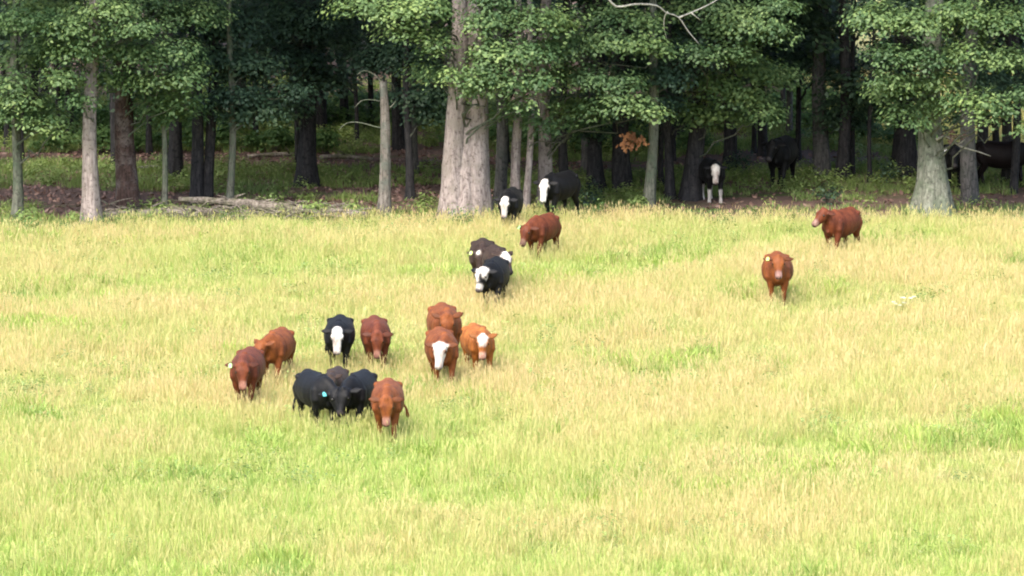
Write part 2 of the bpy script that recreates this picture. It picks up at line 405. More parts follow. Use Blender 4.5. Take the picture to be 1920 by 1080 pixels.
# the big twin-trunked oak
front_tree('oak_tree', 'massive pale oak with two fused trunks forking above its foot, centre of the wood edge', 'tree', 871, 407, 46, M_barklight,
    [(845, 145, 36, 16, -1.9), (900, 150, 36, 30, -1.9), (915, 100, 30, 34, -1.8), (910, 50, 28, 30, -1.7), (925, 5, 34, 25, -1.6), (818, 70, 18, 26, -.9), (815, 20, 26, 30, -1.4), (880, 180, 26, 12, -1.8), (925, 120, 44, 28, -1.7), (985, 105, 44, 28, -1.7), (1005, 160, 32, 22, -1.9), (950, 165, 50, 24, -1.7), (990, 195, 34, 14, -1.6), (900, 165, 30, 16, -1.5),
     (930, 45, 50, 34, -1.3), (1000, 45, 52, 36, -1.4), (1050, 50, 36, 30, -1), (790, 25, 52, 30, -1.5), (730, 30, 50, 26, -1.6), (668, 18, 50, 20, -1.6),
     (760, 70, 45, 26, -1.3), (815, 95, 30, 20, -1.3), (1030, 110, 45, 34, -.2), (800, 145, 40, 20, -.2), (960, 215, 40, 14, -.2), (880, 100, 40, 30, .8)],
    seed=9, flare=.60, stems=[(-.27, 0, .92, 9), (.30, .05, .98, 4), (.02, -.06, 1.05, 0, 3.0)], h=13)
front_tree('oak_tree', 'slim grey trunk half hidden behind the right side of the twin-trunked oak', 'tree', 938, 388, 24, M_barkgrey,
    [(930, 210, 30, 16, .4)], seed=10, flare=.2)
front_tree('oak_tree', 'pale grey trunk standing right behind the black calf with the white face', 'tree', 979, 403, 17, M_barklight,
    [(1010, 235, 26, 11, -.6), (1040, 240, 20, 9, -.6)], seed=11, stems=[(-.14, .3, 1.15, 2), (.16, 0, .8, 8)])
front_tree('oak_tree', 'pale trunk rising behind the large black cow with the white blaze', 'tree', 1018, 392, 27, M_barklight,
    [(1090, 85, 55, 34, -1.8), (1150, 92, 50, 30, -2), (1205, 92, 46, 24, -2.2), (1240, 97, 22, 12, -2.2), (1110, 160, 42, 34, -1.9), (1165, 165, 40, 26, -2), (1180, 200, 46, 26, -2.1),
     (1218, 215, 28, 20, -2.1), (1130, 205, 44, 24, -1.8), (1090, 220, 30, 14, -1.5), (1140, 35, 55, 28, -1.4), (1200, 50, 44, 24, -1.8), (1060, 150, 36, 34, -.6), (1070, 205, 36, 26, -.2)],
    lean_px=6, seed=12)
front_tree('oak_tree', 'dark slim trunk just right of the large black cow with the white blaze', 'tree', 1058, 372, 18, M_barkdark, [(1080, 240, 34, 20, .4), (1050, 200, 34, 24, .5)], seed=13)
front_tree('oak_tree', 'short-looking black trunk left of the orange dead leaves', 'tree', 1119, 356, 27, M_barkdark, [(1110, 250, 44, 22, 0), (1090, 200, 40, 30, 0)], seed=14, leafmat=M_leafdark)
front_tree('oak_tree', 'dark mossy trunk below the spray of orange dead leaves', 'tree', 1167, 356, 32, M_barkdark, [(1180, 225, 50, 26, .6), (1200, 150, 60, 50, .5)], seed=15, leafmat=M_leafdark)
t = front_tree('oak_tree', 'lichen-green trunk with a spray of orange dead leaves on its left side', 'tree', 1217, 396, 21, M_barkshade,
    [(1260, 150, 44, 34, -.2), (1240, 200, 40, 24, .4), (1295, 110, 46, 46, .2)], lean_px=12, seed=16, leafmat=M_leafdark)
b = t.location
p, n_, t_ = spray_points(at(1188, 268, b.y - .5) - b, (.40, .3, .24), 11, 9, .10, 5)
dl = link('dead_leaves', leaves_mesh('dead_leaves', p, n_ + np.array([0, -1.2, 0]), rng.uniform(.1, .16, len(p)), t_, M_leafdry, OAK), t); tag(dl, 'spray of orange dead leaves', kind='stuff')
front_tree('oak_tree', 'narrow dark trunk between the lichen-green tree and the leaning dark trunk', 'tree', 1252, 371, 17, M_barkdark, [(1290, 230, 36, 22, .3)], seed=17, leafmat=M_leafdark)
# tree carrying the dead pale branch
t = front_tree('oak_tree', 'dark trunk leaning right beside the white-legged cow, its crown holding a bare white branch', 'tree', 1297, 374, 33, M_barkdark,
    [(1400, 50, 55, 40, -3.4), (1445, 70, 36, 32, -3.6), (1380, 110, 36, 36, -3.2), (1345, 60, 40, 30, -3.0), (1455, 20, 44, 24, -3.4), (1300, 100, 24, 18, -3.8), (1325, 105, 18, 14, -3.8), (1330, 15, 60, 20, -3.0),
     (1270, 30, 46, 26, -2.6), (1340, 165, 52, 32, -1.5), (1390, 190, 48, 34, -1.6), (1430, 215, 40, 26, -1.7), (1300, 215, 40, 26, -.8), (1350, 225, 44, 22, -.9), (1460, 150, 40, 30, -1), (1415, 140, 40, 30, -1.5)],
    lean_px=26, seed=18)
b = t.location; Yb = b.y - 4.9
parts = []
for pts, r in (([(1135, -12), (1155, 12), (1190, 8), (1230, 10), (1250, 24), (1272, 32), (1290, 58), (1312, 84)], .036),
               ([(1252, 22), (1246, 32), (1245, 52), (1250, 72)], .022), ([(1272, 33), (1300, 22), (1330, 8), (1350, -4)], .026), ([(1296, 24), (1314, 38)], .02)):
    path, rr = smooth_path([at(x, y, Yb + .15 * i) - b for i, (x, y) in enumerate(pts)], [r * (1 - .65 * i / (len(pts) - 1)) for i in range(len(pts))], 3)
    bm_ = bmesh.new(); loft(bm_, path, rr, 7); me = bpy.data.meshes.new('x'); bm_.to_mesh(me); bm_.free()
    V = np.array([v.co for v in me.vertices]); parts.append((V, np.concatenate([list(f.vertices) for f in me.polygons]), [len(f.vertices) for f in me.polygons])); bpy.data.meshes.remove(me)
V, Fc, cn = merge(parts + [branch_geo((.8, -.3, 6.2), at(1135, -12, Yb) - b, .09, .05, 3)])
tag(link('dead_branch', np_mesh('dead_branch', V, Fc, cn, M_white, smooth=True), t), 'bare white forked branch')

front_tree('oak_tree', 'tall grey trunk right of the black cow standing in the shade', 'tree', 1537, 331, 30, M_barkgrey,
    [(1560, 60, 60, 40, .5), (1510, 120, 50, 40, .8), (1580, 150, 50, 40, .5), (1600, 230, 40, 26, .3), (1500, 40, 60, 50, 0)], seed=19, flare=.3, leafmat=M_leafdark)
front_tree('oak_tree', 'black trunk just right of the tall grey trunk, deep in shade', 'tree', 1581, 337, 23, M_barkdark, [(1590, 200, 50, 30, .4), (1560, 230, 36, 22, .5)], seed=20, leafmat=M_leafdark)
front_tree('oak_tree', 'pole-thin black trunk left of the flared oak', 'tree', 1633, 341, 9, M_barkdark, [(1640, 180, 40, 40, .5)], seed=21, leafmat=M_leafdark, upper=False, h=8)
front_tree('oak_tree', 'thick black trunk close behind the left side of the flared oak', 'tree', 1692, 330, 38, M_barkdark, [(1690, 180, 60, 44, .4), (1650, 210, 40, 30, .2)], seed=22, leafmat=M_leafdark)
# the flared oak on the right
t = front_tree('oak_tree', 'flared pale lichen-barked oak on the right with a bare twig branch', 'tree', 1745, 402, 46, M_barklichen,
    [(1650, 45, 50, 40, -1.8), (1720, 55, 52, 40, -1.9), (1800, 40, 52, 40, -2), (1875, 50, 55, 40, -2), (1925, 40, 40, 40, -2), (1672, 112, 46, 32, -1.7), (1655, 148, 22, 14, -1.7), (1740, 120, 46, 34, -1.7),
     (1815, 110, 46, 36, -1.8), (1885, 120, 46, 34, -1.9), (1700, 165, 50, 30, -1.2), (1765, 165, 44, 30, -1.2), (1800, 200, 30, 20, -1.8), (1850, 195, 42, 22, -2), (1885, 214, 38, 14, -2.1), (1850, 222, 22, 9, -2.1),
     (1918, 240, 18, 18, -2.2), (1925, 185, 30, 26, -1.8), (1715, 235, 26, 16, -1.2), (1740, 210, 40, 26, -.6), (1690, 215, 34, 18, -1), (1670, 180, 36, 24, -.4)],
    lean_px=0, seed=23, flare=.85, h=13)
b = t.location
path, rr = smooth_path([at(x, y, b.y - .3 - .08 * i) - b for i, (x, y) in enumerate([(1755, 262), (1775, 256), (1800, 274), (1830, 283), (1858, 293)])], [.05, .035, .03, .02, .008], 3)
bm_ = bmesh.new(); loft(bm_, path, rr, 7)
path, rr = smooth_path([at(x, y, b.y - .5) - b for x, y in [(1795, 271), (1808, 262), (1800, 248)]], [.02, .015, .008], 2); loft(bm_, path, rr, 6)
tag(bm_obj('dead_branch', bm_, M_twig, t), 'bare pale twig branch')
p, n_, t_ = spray_points(at(1792, 256, b.y - .3) - b, (.40, .2, .13), 9, 9, .09, 8)
tag(link('dead_leaves', leaves_mesh('dead_leaves', p, n_ + np.array([0, -1, 0]), rng.uniform(.09, .14, len(p)), t_, M_leafpink, OAK), t), 'faded pinkish dead leaves', kind='stuff')
front_tree('oak_tree', 'grey shaded trunk just right of the flared oak', 'tree', 1816, 378, 31, M_barkgrey, [(1840, 170, 50, 40, .5), (1800, 130, 50, 40, .6), (1795, 225, 26, 30, .9), (1640, 40, 50, 50, .9), (1720, 20, 60, 40, .9)], seed=24, leafmat=M_leafdark, flare=.2)
front_tree('oak_tree', 'dark trunk at the right edge in front of the dark red cow', 'tree', 1902, 362, 16, M_barkdark, [(1900, 150, 50, 50, .6)], seed=25, leafmat=M_leafdark, flare=.15)
front_tree('oak_tree', 'dark trunk between the two bright gaps at the right edge', 'tree', 1868, 318, 14, M_barkdark, [(1870, 180, 60, 40, .3), (1850, 120, 60, 50, .6), (1845, 222, 28, 14, .2), (1885, 224, 30, 12, .2), (1780, 60, 60, 50, .6), (1880, 50, 60, 50, .6), (1700, 100, 50, 50, .6)], seed=26, leafmat=M_leafdark, flare=.15)
front_tree('oak_tree', 'broad shaded trunk left of the bright gaps at the right edge', 'tree', 1838, 325, 22, M_barkdark, [(1820, 190, 40, 30, .6)], seed=27, leafmat=M_leafdark, flare=.15)

# the broken snag
def snag():
    b = ground(722, 409); t = thing('snag', 'broken-topped dead trunk with thin bare branches, left of the big oak', 'dead tree', b)
    m = b.y / F; hh = 259 * m
    v, f, c = trunk_mesh(hh, 12 * m, (-3 * m, .05), .35, 31, .62, broken=True, wob=.05)
    link('trunk', np_mesh('trunk', v, f, c, M_barksnag, smooth=True), t)
    for pts, r in (([(716, 158), (706, 143), (690, 134), (680, 133), (670, 140)], .022), ([(714, 190), (695, 187), (678, 189), (665, 202)], .017),
                   ([(714, 240), (698, 236), (680, 231), (660, 229), (645, 234), (636, 244)], .021), ([(728, 205), (738, 195), (742, 190)], .02)):
        path, rr = smooth_path([at(x, y, b.y - .12 * i) - b for i, (x, y) in enumerate(pts)], [r * (1 - .7 * i / (len(pts) - 1)) for i in range(len(pts))], 3)
        bm_ = bmesh.new(); loft(bm_, path, rr, 7); bm_obj('branch', bm_, M_barklichen, t)
snag()

# --- the trees deeper in the wood: four models, copied ---------------------------
def deep_model(k):
    rg = np.random.default_rng(900 + k)
    root = thing('forest_tree', 'x', 'tree', (0, 0, 0))
    h = 13; r = (.17, .12, .22, .09, .15)[k]; z0, nc = (2.8, 24) if k < 4 else (.4, 44)
    v, f, c = trunk_mesh(h, r, (rg.normal(0, .4), rg.normal(0, .4)), .35, 400 + k, .4)
    br = [(v, f, c)]; P = []; Nn = []; T = []
    for i in range(nc):
        a = rg.uniform(0, 6.28); z = z0 + 10 * (i / nc); q = min(3.2, .8 + .5 * max(z - 1, 1)) * math.sqrt(rg.uniform(.15, 1))
        c0 = np.array((math.cos(a) * q, math.sin(a) * q, z))
        p, n_, t_ = spray_points(c0, (.9, .9, .5), 24, 8, .26, 700 * k + i); P.append(p); Nn.append(n_); T.append(t_)
        if z < 9: br.append(branch_geo((0, 0, max(1.8, z - .8)), c0, .04, .015, i))
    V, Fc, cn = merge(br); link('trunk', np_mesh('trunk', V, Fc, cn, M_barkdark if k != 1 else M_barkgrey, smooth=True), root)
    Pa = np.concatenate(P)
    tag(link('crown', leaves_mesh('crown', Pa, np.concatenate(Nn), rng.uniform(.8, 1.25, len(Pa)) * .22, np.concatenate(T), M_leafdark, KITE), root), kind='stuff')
    return root
models = [deep_model(k) for k in range(5)]
used = [False] * 5
def put_tree(k, x, y, s, label, group):
    src = models[k]
    if not used[k]: used[k] = True; r = src
    else:
        r = src.copy(); C.objects.link(r)
        for ch in src.children: c = ch.copy(); C.objects.link(c); c.parent = r
    r.location = (x, y, hgt(x, y)); r.rotation_euler = (0, 0, random.uniform(0, 6.28)); r.scale = (s, s, s)
    r['label'] = label
    if group: r['group'] = group
    else:
        if 'group' in r: del r['group']
spots = []
def ok(x, y, dmin):
    return all((x - a) ** 2 + (y - b_) ** 2 > dmin ** 2 for a, b_ in spots)
# trunks that show singly
for px, py, k, s, lab in ((600, 246, 2, .9, 'black trunk far back, just right of the shaded trunk beside the snag'), (643, 240, 0, .9, 'black trunk far back, seen left of the snag between its bare branches'),
                          (327, 335, 2, .95, 'dark brown trunk behind the thin pale sapling'), (560, 320, 3, .9, 'thin dark stem touching the left of the shaded trunk beside the snag'),
                          (1412, 285, 3, .9, 'thin leaning dark trunk left of the black cow in the shade'), (1428, 290, 0, .9, 'dark trunk right behind the head of the black cow in the shade'),
                          (1500, 300, 3, 1., 'dark trunk directly behind the rump of the black cow in the shade'), (8, 275, 3, 1., 'dark trunk far back at the left edge')):
    p = ground(px, py); put_tree(k, p.x, p.y, s, lab, None); spots.append((p.x, p.y))
for px, py, k, s, lab in ((690, 236, 3, 1.1, 'thin dark stem far back just left of the snag top'), (665, 262, 3, .8, 'thinnest dark stem in the glade left of the snag'), (480, 262, 3, 1., 'thin dark stem far back right of the thin grey-green tree'),
                          (285, 290, 3, 1.1, 'thin dark stem behind the thin pale sapling on its left'), (110, 280, 3, 1.1, 'thin dark stem between the left edge tree and the pale tree'), (130, 262, 0, .9, 'dark trunk far back just left of the pale left tree')):
    p = ground(px, py); put_tree(k, p.x, p.y, s, lab, None); spots.append((p.x, p.y))
n = 0
for i in range(4000):
    y = random.uniform(124, 182); x = random.uniform(-(y * .125 + 9), y * .125 + 9)
    if x > 10.5 and y > 130: continue
    if 585 < 960 + x / y * F < 730 and y < 156: continue      # the open glade behind the snag
    if not ok(x, y, 3.3 if y > 128 else 4.2): continue
    if x < 2 and random.random() < .4: spots.append((x, y)); continue
    spots.append((x, y)); n += 1
    put_tree(n % 4, x, y, random.uniform(.85, 1.2), 'dark forest tree standing among many like it in the deep shade of the wood', 'forest trees in the depth of the wood')
    if n > 88: break
# far tree line beyond the lit meadow on the right
for i, x in enumerate(np.arange(8, 50, 1.5)):
    put_tree(4, x + random.uniform(-.6, .6), 166 + (i % 2) * 3.5 + random.uniform(-1, 1), 1.15, 'bushy far tree beyond the lit meadow behind the wood', 'far trees beyond the meadow')
# wood edge continuing outside the frame on both sides
for sx_ in (-1, 1):
    for k in range(5):
        x = sx_ * (17.5 + k * 4); put_tree(k % 4, x, 118.5 + random.uniform(-1, 1), 1.1, 'wood-edge tree standing outside the picture beyond its side', 'wood edge trees beyond the picture')

# --- logs -----------------------------------------------------------------
def log(pts, radii, label, mat=M_log, stubs=3, seed=0):
    P = [ground(x, y) for x, y, _ in pts]
    for q, (_, _, lift) in zip(P, pts): q.z += lift
    b = P[0].copy(); b.z = hgt(b.x, b.y); root = thing('fallen_log', label, 'log', b)
    path, rr = smooth_path([q - b for q in P], radii, 4)
    rg = random.Random(seed); rr = [(a * rg.uniform(.9, 1.1), c * rg.uniform(.88, 1.1)) for a, c in rr]
    bm_ = bmesh.new(); loft(bm_, path, rr, 10); bm_obj('trunk', bm_, mat, root)
    for i in range(stubs):
        q = path[rg.randrange(2, len(path) - 1)]; bm_ = bmesh.new()
        e = q + Vector((rg.uniform(-.5, .5), rg.uniform(-.4, .1), rg.uniform(.05, .3)))
        loft(bm_, [q, (q + e) / 2 + Vector((0, 0, .06)), e], [.035, .025, .012], 6); bm_obj('branch_stub', bm_, mat, root)
    return root
log([(335, 404, .46), (400, 403, .40), (470, 405, .34), (560, 409, .27), (690, 414, .18)], [.07, .11, .14, .15, .11], 'long pale fallen log, its raised end behind the thin sapling', M_log, 6, 1)
log([(190, 413, .14), (260, 412, .17), (335, 411, .2), (400, 412, .2)], [.15, .14, .14, .1], 'low brown-grey log running right from the foot of the pale left tree', M_log, 2, 2)
log([(465, 303, .12), (520, 301, .14), (560, 300, .12)], [.06, .08, .05], 'short pale log in the wood left of the shaded trunk', M_log, 1, 3)
log([(600, 304, .12), (650, 303, .14), (700, 306, .12)], [.08, .09, .06], 'brown log lying in the wood left of the snag', M_log, 1, 4)
log([(770, 312, .12), (810, 308, .14), (850, 310, .12)], [.07, .08, .06], 'brown log lying in the wood left of the big oak', M_log, 1, 5)
log([(250, 322, .1), (285, 321, .12), (300, 320, .1)], [.05, .06, .04], 'small stick of a log behind the peeling dark trunk', M_twig, 0, 6)

# brash lying along the fallen log
def brash():
    rg = np.random.default_rng(5); parts = []
    for i in range(290):
        px = rg.uniform(190, 700) if i % 3 == 0 else rg.uniform(330, 660); b = ground(px, rg.uniform(400, 420)); a = rg.normal(0, .7) + (3.14 if rg.uniform() < .5 else 0); l = rg.uniform(.25, .9); z0 = rg.uniform(.05, .38)
        p0 = (b.x, b.y, z0); p1 = (b.x + l * math.cos(a), b.y + .5 * l * math.sin(a), max(.03, z0 + rg.uniform(-.2, .25)))
        parts.append(branch_geo(p0, p1, rg.uniform(.010, .03), .006, i, .04, 4, 5))
    V, Fc, cn = merge(parts); return np_mesh('brash', V, Fc, cn, M_log, smooth=True)
tag(link('brash', brash()), 'tangle of dead grey twigs along the fallen log', 'brushwood', kind='stuff')

# --- cows -----------------------------------------------------------------
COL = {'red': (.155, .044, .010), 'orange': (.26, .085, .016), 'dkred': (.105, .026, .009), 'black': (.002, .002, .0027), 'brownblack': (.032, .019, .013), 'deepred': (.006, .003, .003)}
WHITE = np.array((.46, .43, .395))
def cow(px, py, s, turn, label, coat='red', neck=0, ele=-5, head_turn=None, pitch=62, face='none', muzzle=None, legs_white=False,
        tagc=None, tag_side=1, step=.12, tail=0.0, roll=0, seed=0, group=None, cat='cow', ear_up=.0, bulk=1.0, belly=False):
    """px,py: where the middle of the cow stands; turn/neck/head_turn: degrees towards the picture's left"""
    b = ground(px, py); rgy = R(-90 - turn)
    root = thing('cow', label, cat, b, rgy, group); root.scale = (s * .88, s, s * 1.05)
    bm_ = bmesh.new(); X = Vector((1, 0, 0))
    W = .355 * bulk
    sec = [(-.80, .93, .13, .13), (-.76, .94, .22, .21), (-.66, .915, .27, .29), (-.48, .885, .335, .335), (-.2, .85, W, .355), (.08, .835, W * 1.01, .36),
           (.3, .845, W * .93, .35), (.48, .865, .28, .335), (.62, .87, .22, .30), (.73, .87, .16, .22), (.79, .86, .09, .12)]
    loft(bm_, [(x, 0, z) for x, z, _, _ in sec], [(a, c) for _, _, a, c in sec], 24, expo=2.05)
    # spine and hip/shoulder shapes
    loft(bm_, [(-.78, 0, 1.12), (-.6, 0, 1.17), (-.3, 0, 1.135), (.1, 0, 1.12), (.42, 0, 1.175), (.6, 0, 1.13)], [(.06, .05), (.12, .06), (.10, .07), (.10, .07), (.09, .075), (.05, .05)], 12)
    for sy in (1, -1):
        loft(bm_, [(-.62, sy * .18, 1.11), (-.53, sy * .26, 1.09), (-.44, sy * .24, 1.02)], [.05, .065, .05], 10)
        loft(bm_, [(.40, sy * .13, 1.08), (.46, sy * .21, .92), (.50, sy * .21, .74), (.46, sy * .17, .62)], [(.08, .07), (.1, .13), (.11, .13), (.08, .09)], 12, up=X)
        loft(bm_, [(-.70, sy * .13, 1.0), (-.62, sy * .19, .86), (-.52, sy * .2, .68)], [(.10, .12), (.14, .2), (.12, .17)], 12, up=X)
    # legs
    for sy, st in ((1, step), (-1, -step)):
        loft(bm_, [(.47, sy * .17, .74), (.47 + st * .2, sy * .17, .58), (.46 + st * .6, sy * .155, .40), (.47 + st * .75, sy * .15, .34), (.46 + st * .95, sy * .15, .15), (.48 + st, sy * .15, .075), (.50 + st, sy * .15, -.03)],
             [(.12, .14), (.095, .11), (.066, .074), (.068, .07), (.050, .054), (.058, .06), (.07, .074)], 12, up=X)
        s2 = -st
        loft(bm_, [(-.58, sy * .17, .84), (-.50 + s2 * .2, sy * .18, .64), (-.58 + s2 * .4, sy * .165, .50), (-.68 + s2 * .6, sy * .15, .37), (-.665 + s2 * .85, sy * .15, .18), (-.64 + s2, sy * .15, .08), (-.61 + s2, sy * .15, -.03)],
             [(.14, .18), (.12, .15), (.08, .10), (.062, .072), (.05, .054), (.058, .06), (.07, .074)], 12, up=X)
    # tail
    tx = tail
    pth, rr = smooth_path([(-.76, 0, 1.10), (-.84, 0, 1.10), (-.90, tx * .2, .98), (-.88, tx * .5, .78), (-.87, tx * .9, .58), (-.87, tx, .42), (-.87, tx, .32)],
                          [.045, .035, .026, .022, .03, .045, .015], 3)
    loft(bm_, pth, rr, 8)
    # neck and head
    ny, e = R(-neck), R(ele)
    nd = Vector((math.cos(e) * math.cos(ny), math.cos(e) * math.sin(ny), math.sin(e)))
    n0 = Vector((.58, 0, 1.0)); poll = n0 + nd * .36
    mid = Vector((.40, 0, .93))
    pth, rr = smooth_path([mid, n0 + Vector((0, 0, -.02)), n0 + nd * .18 + Vector((0, 0, -.02)), poll + Vector((0, 0, -.03))], [(.21, .29), (.175, .235), (.13, .18), (.105, .125)], 3)
    loft(bm_, pth, rr, 16)
    loft(bm_, [n0 + Vector((-.05, 0, -.28)), n0 + Vector((.12, 0, -.30)) + nd * .05, n0 + nd * .18 + Vector((0, 0, -.19))], [(.09, .12), (.06, .10), (.04, .06)], 10)   # brisket
    hy = R(-(neck if head_turn is None else head_turn)); hp = R(-pitch)
    ax = Vector((math.cos(hp) * math.cos(hy), math.cos(hp) * math.sin(hy), math.sin(hp)))
    un = Vector((-math.sin(hp) * math.cos(hy), -math.sin(hp) * math.sin(hy), math.cos(hp)))     # out of the forehead
    if roll: un = Matrix.Rotation(R(roll), 3, ax) @ un
    sd_ = un.cross(ax).normalized()   # towards the cow's left
    HS = 1.14
    H = lambda t, u=0., s_=0.: poll + (ax * (t * .88) + un * u + sd_ * s_) * HS
    loft(bm_, [H(-.09, -.03), H(-.05, -.02), H(.03, -.015), H(.12, -.02), H(.20, -.035), H(.30, -.045), (H(.40, -.045)), H(.46, -.045), H(.50, -.05), H(.525, -.055)],
         [(.06, .06), (.115, .10), (.145, .135), (.155, .145), (.130, .14), (.098, .115), (.084, .095), (.090, .088), (.08, .074), (.045, .045)], 18, up=un, expo=2.3)
    loft(bm_, [H(.10, -.13), H(.24, -.125), H(.40, -.10)], [(.07, .05), (.05, .045), (.045, .035)], 10, up=un)   # jaw
    for k in (1, -1): loft(bm_, [H(.09, .055, k * .09), H(.14, .06, k * .105), H(.19, .045, k * .095)], [.022, .034, .02], 8, up=un)  # brow
    # ears
    ears = []
    for k in (1, -1):
        d = (sd_ * k - ax * (.10 + ear_up) - un * .16).normalized()
        e0 = H(-.01, -.03, k * .10)
        loft(bm_, [e0, e0 + d * .05, e0 + d * .13, e0 + d * .21, e0 + d * .275], [(.04, .034), (.062, .032), (.088, .026), (.062, .022), (.014, .014)], 12, up=(un * .9 - ax * .2).normalized())
        ears.append((e0, d))
    loft(bm_, [H(-.08, .01), H(.0, .095), H(.07, .085)], [.04, .055, .03], 8, up=un)   # poll tuft
    bmesh.ops.recalc_face_normals(bm_, faces=bm_.faces)
    me = bpy.data.meshes.new('tmp'); bm_.to_mesh(me); bm_.free()
    o = bpy.data.objects.new('tmp', me); C.objects.link(o)
    m1 = o.modifiers.new('r', 'REMESH'); m1.mode = 'VOXEL'; m1.voxel_size = .019
    m2 = o.modifiers.new('s', 'SMOOTH'); m2.factor = .5; m2.iterations = 8
    dg = bpy.context.evaluated_depsgraph_get(); bod = bpy.data.meshes.new_from_object(o.evaluated_get(dg))
    bpy.data.objects.remove(o); bpy.data.meshes.remove(me)
    bod.name = 'body'; nv = len(bod.vertices); co = np.empty(nv * 3, np.float32); bod.vertices.foreach_get('co', co); co = co.reshape(-1, 3)
    # coat colours
    rg = np.random.default_rng(seed + 50)
    base = np.array(COL[coat]) * (1 + .0 * rg.normal()); col = np.repeat(base[None], nv, 0)
    rel = co - np.array(poll); t_ = rel @ np.array(ax) / HS / .88; u_ = rel @ np.array(un) / HS; s_ = rel @ np.array(sd_) / HS
    near = (np.abs(s_) < .17) & (t_ > -.1) & (t_ < .56) & (u_ > -.22) & (u_ < .2)
    wob = .018 * np.sin(t_ * 31 + seed) + .012 * np.sin(t_ * 53 + 2 * seed)
    # red cows: colour darkens towards the hooves and on the ears
    if coat in ('red', 'orange', 'dkred'):
        dk = np.clip((.45 - co[:, 2]) / .3, 0, 1) * .5; col = col * (1 - dk[:, None])
        col = np.where((near & (t_ > .40))[:, None], base * .5 + np.array((.15, .07, .045)), col)
        er = (np.abs(s_) > .13) & (np.abs(s_) < .4) & (np.abs(t_) < .12) & (np.abs(u_) < .12); col = np.where(er[:, None], base * .55, col)
    else:
        col = np.where((near & (t_ > .45))[:, None], np.array((.05, .045, .045)), col)
    if face == 'blaze':
        wd = np.interp(t_, [-.1, 0, .1, .2, .3, .42, .56], [.06, .10, .12, .10, .08, .10, .11]) + wob
        col = np.where((near & (np.abs(s_) < wd) & (u_ > -.06))[:, None], WHITE, col)
    if face == 'full':
        col = np.where((near & (t_ > -.03) & (np.abs(s_) < .15) & (u_ > -.10 + wob))[:, None], WHITE, col)
        for k in (1, -1):
            eye = ((t_ - .16) ** 2 + (s_ - k * .125) ** 2 < .035 ** 2) & near; col = np.where(eye[:, None], base, col)
    if face == 'top':
        wd = np.interp(t_, [-.1, 0, .1, .2, .26], [.06, .10, .11, .08, 0]) + wob
        col = np.where((near & (np.abs(s_) < wd) & (u_ > -.05) & (t_ < .24))[:, None], WHITE, col)
        col = np.where((near & (t_ > .36) & (u_ > -.1))[:, None], np.array((.40, .24, .18)), col)
    if face == 'patchy':
        m_ = near & (u_ > -.08) & (((t_ < .2) & (np.abs(s_) < .13)) | ((s_ < 0) & (t_ < .3)) | ((t_ > .34) & (t_ < .46)))
        m_ &= ~((np.abs(s_ - .03) < .03) & (t_ > .1) & (t_ < .3)); col = np.where(m_[:, None], WHITE, col)
        col = np.where((near & (t_ > .47))[:, None], np.array((.07, .06, .06)), col)
    if face == 'spot':
        col = np.where((near & ((t_ - .04) ** 2 + (s_ + .04) ** 2 < .055 ** 2) & (u_ > 0))[:, None], WHITE, col)
    if muzzle: col = np.where((near & (t_ > .36) & (u_ > -.1))[:, None], np.array(muzzle), col)
    if legs_white:
        m_ = (co[:, 2] < .42 + .05 * np.sin(co[:, 0] * 9)) ; col = np.where(m_[:, None], WHITE * .8, col)
    if belly:
        m_ = (co[:, 2] < .50) & (co[:, 0] < 0.1) & (co[:, 0] > -.5) & (np.abs(co[:, 1]) < .2); col = np.where(m_[:, None], WHITE, col)
    nos = near & (t_ > .50) & (np.abs(np.abs(s_) - .035) < .018); col = np.where(nos[:, None], np.array((.02, .015, .015)), col)
    ne = len(bod.edges); ed = np.empty(ne * 2, np.int32); bod.edges.foreach_get('vertices', ed); ed = ed.reshape(-1, 2)
    for _ in range(3):      # soft hair edges between the coat colours
        acc = col.copy(); cnt = np.ones(nv); np.add.at(acc, ed[:, 0], col[ed[:, 1]]); np.add.at(acc, ed[:, 1], col[ed[:, 0]])
        np.add.at(cnt, ed[:, 0], 1); np.add.at(cnt, ed[:, 1], 1); col = acc / cnt[:, None]
    a = bod.color_attributes.new('tint', 'FLOAT_COLOR', 'POINT'); a.data.foreach_set('color', np.concatenate([col, np.ones((nv, 1))], 1).astype(np.float32).ravel())
    bod.polygons.foreach_set('use_smooth', [True] * len(bod.polygons)); bod.materials.clear(); bod.materials.append(M_coat)
    link('body', bod, root)
    for k in (1, -1):
        e_ = bmesh.new(); bmesh.ops.create_uvsphere(e_, u_segments=10, v_segments=8, radius=.030)
        bmesh.ops.translate(e_, verts=e_.verts, vec=H(.155, .012, k * .112)); bm_obj('eye', e_, M_eye, root)
    if tagc:
        e0, d = ears[0 if tag_side > 0 else 1]; q = e0 + d * .14
        f_ = (un * .7 - ax * .1 + d * .1).normalized()
        x_ = d; z_ = f_.cross(x_).normalized(); bb = bmesh.new()
        out = [(-.018, .03), (.018, .03), (.036, .0), (.040, -.065), (.030, -.08), (-.030, -.08), (-.040, -.065), (-.036, 0)]
        lo = [bb.verts.new(q + f_ * .028 + x_ * a_ + z_ * -c_ * (1 if z_.z < 0 else -1)) for a_, c_ in out]
        hi = [bb.verts.new(v.co + f_ * .008) for v in lo]
        bb.faces.new(lo[::-1]); bb.faces.new(hi)
        for i in range(8): bb.faces.new((lo[i], lo[(i + 1) % 8], hi[(i + 1) % 8], hi[i]))
        bm_obj('ear_tag', bb, M_tags[tagc], root, smooth=False)
    return root
HERD = 'cattle of the herd in the meadow'
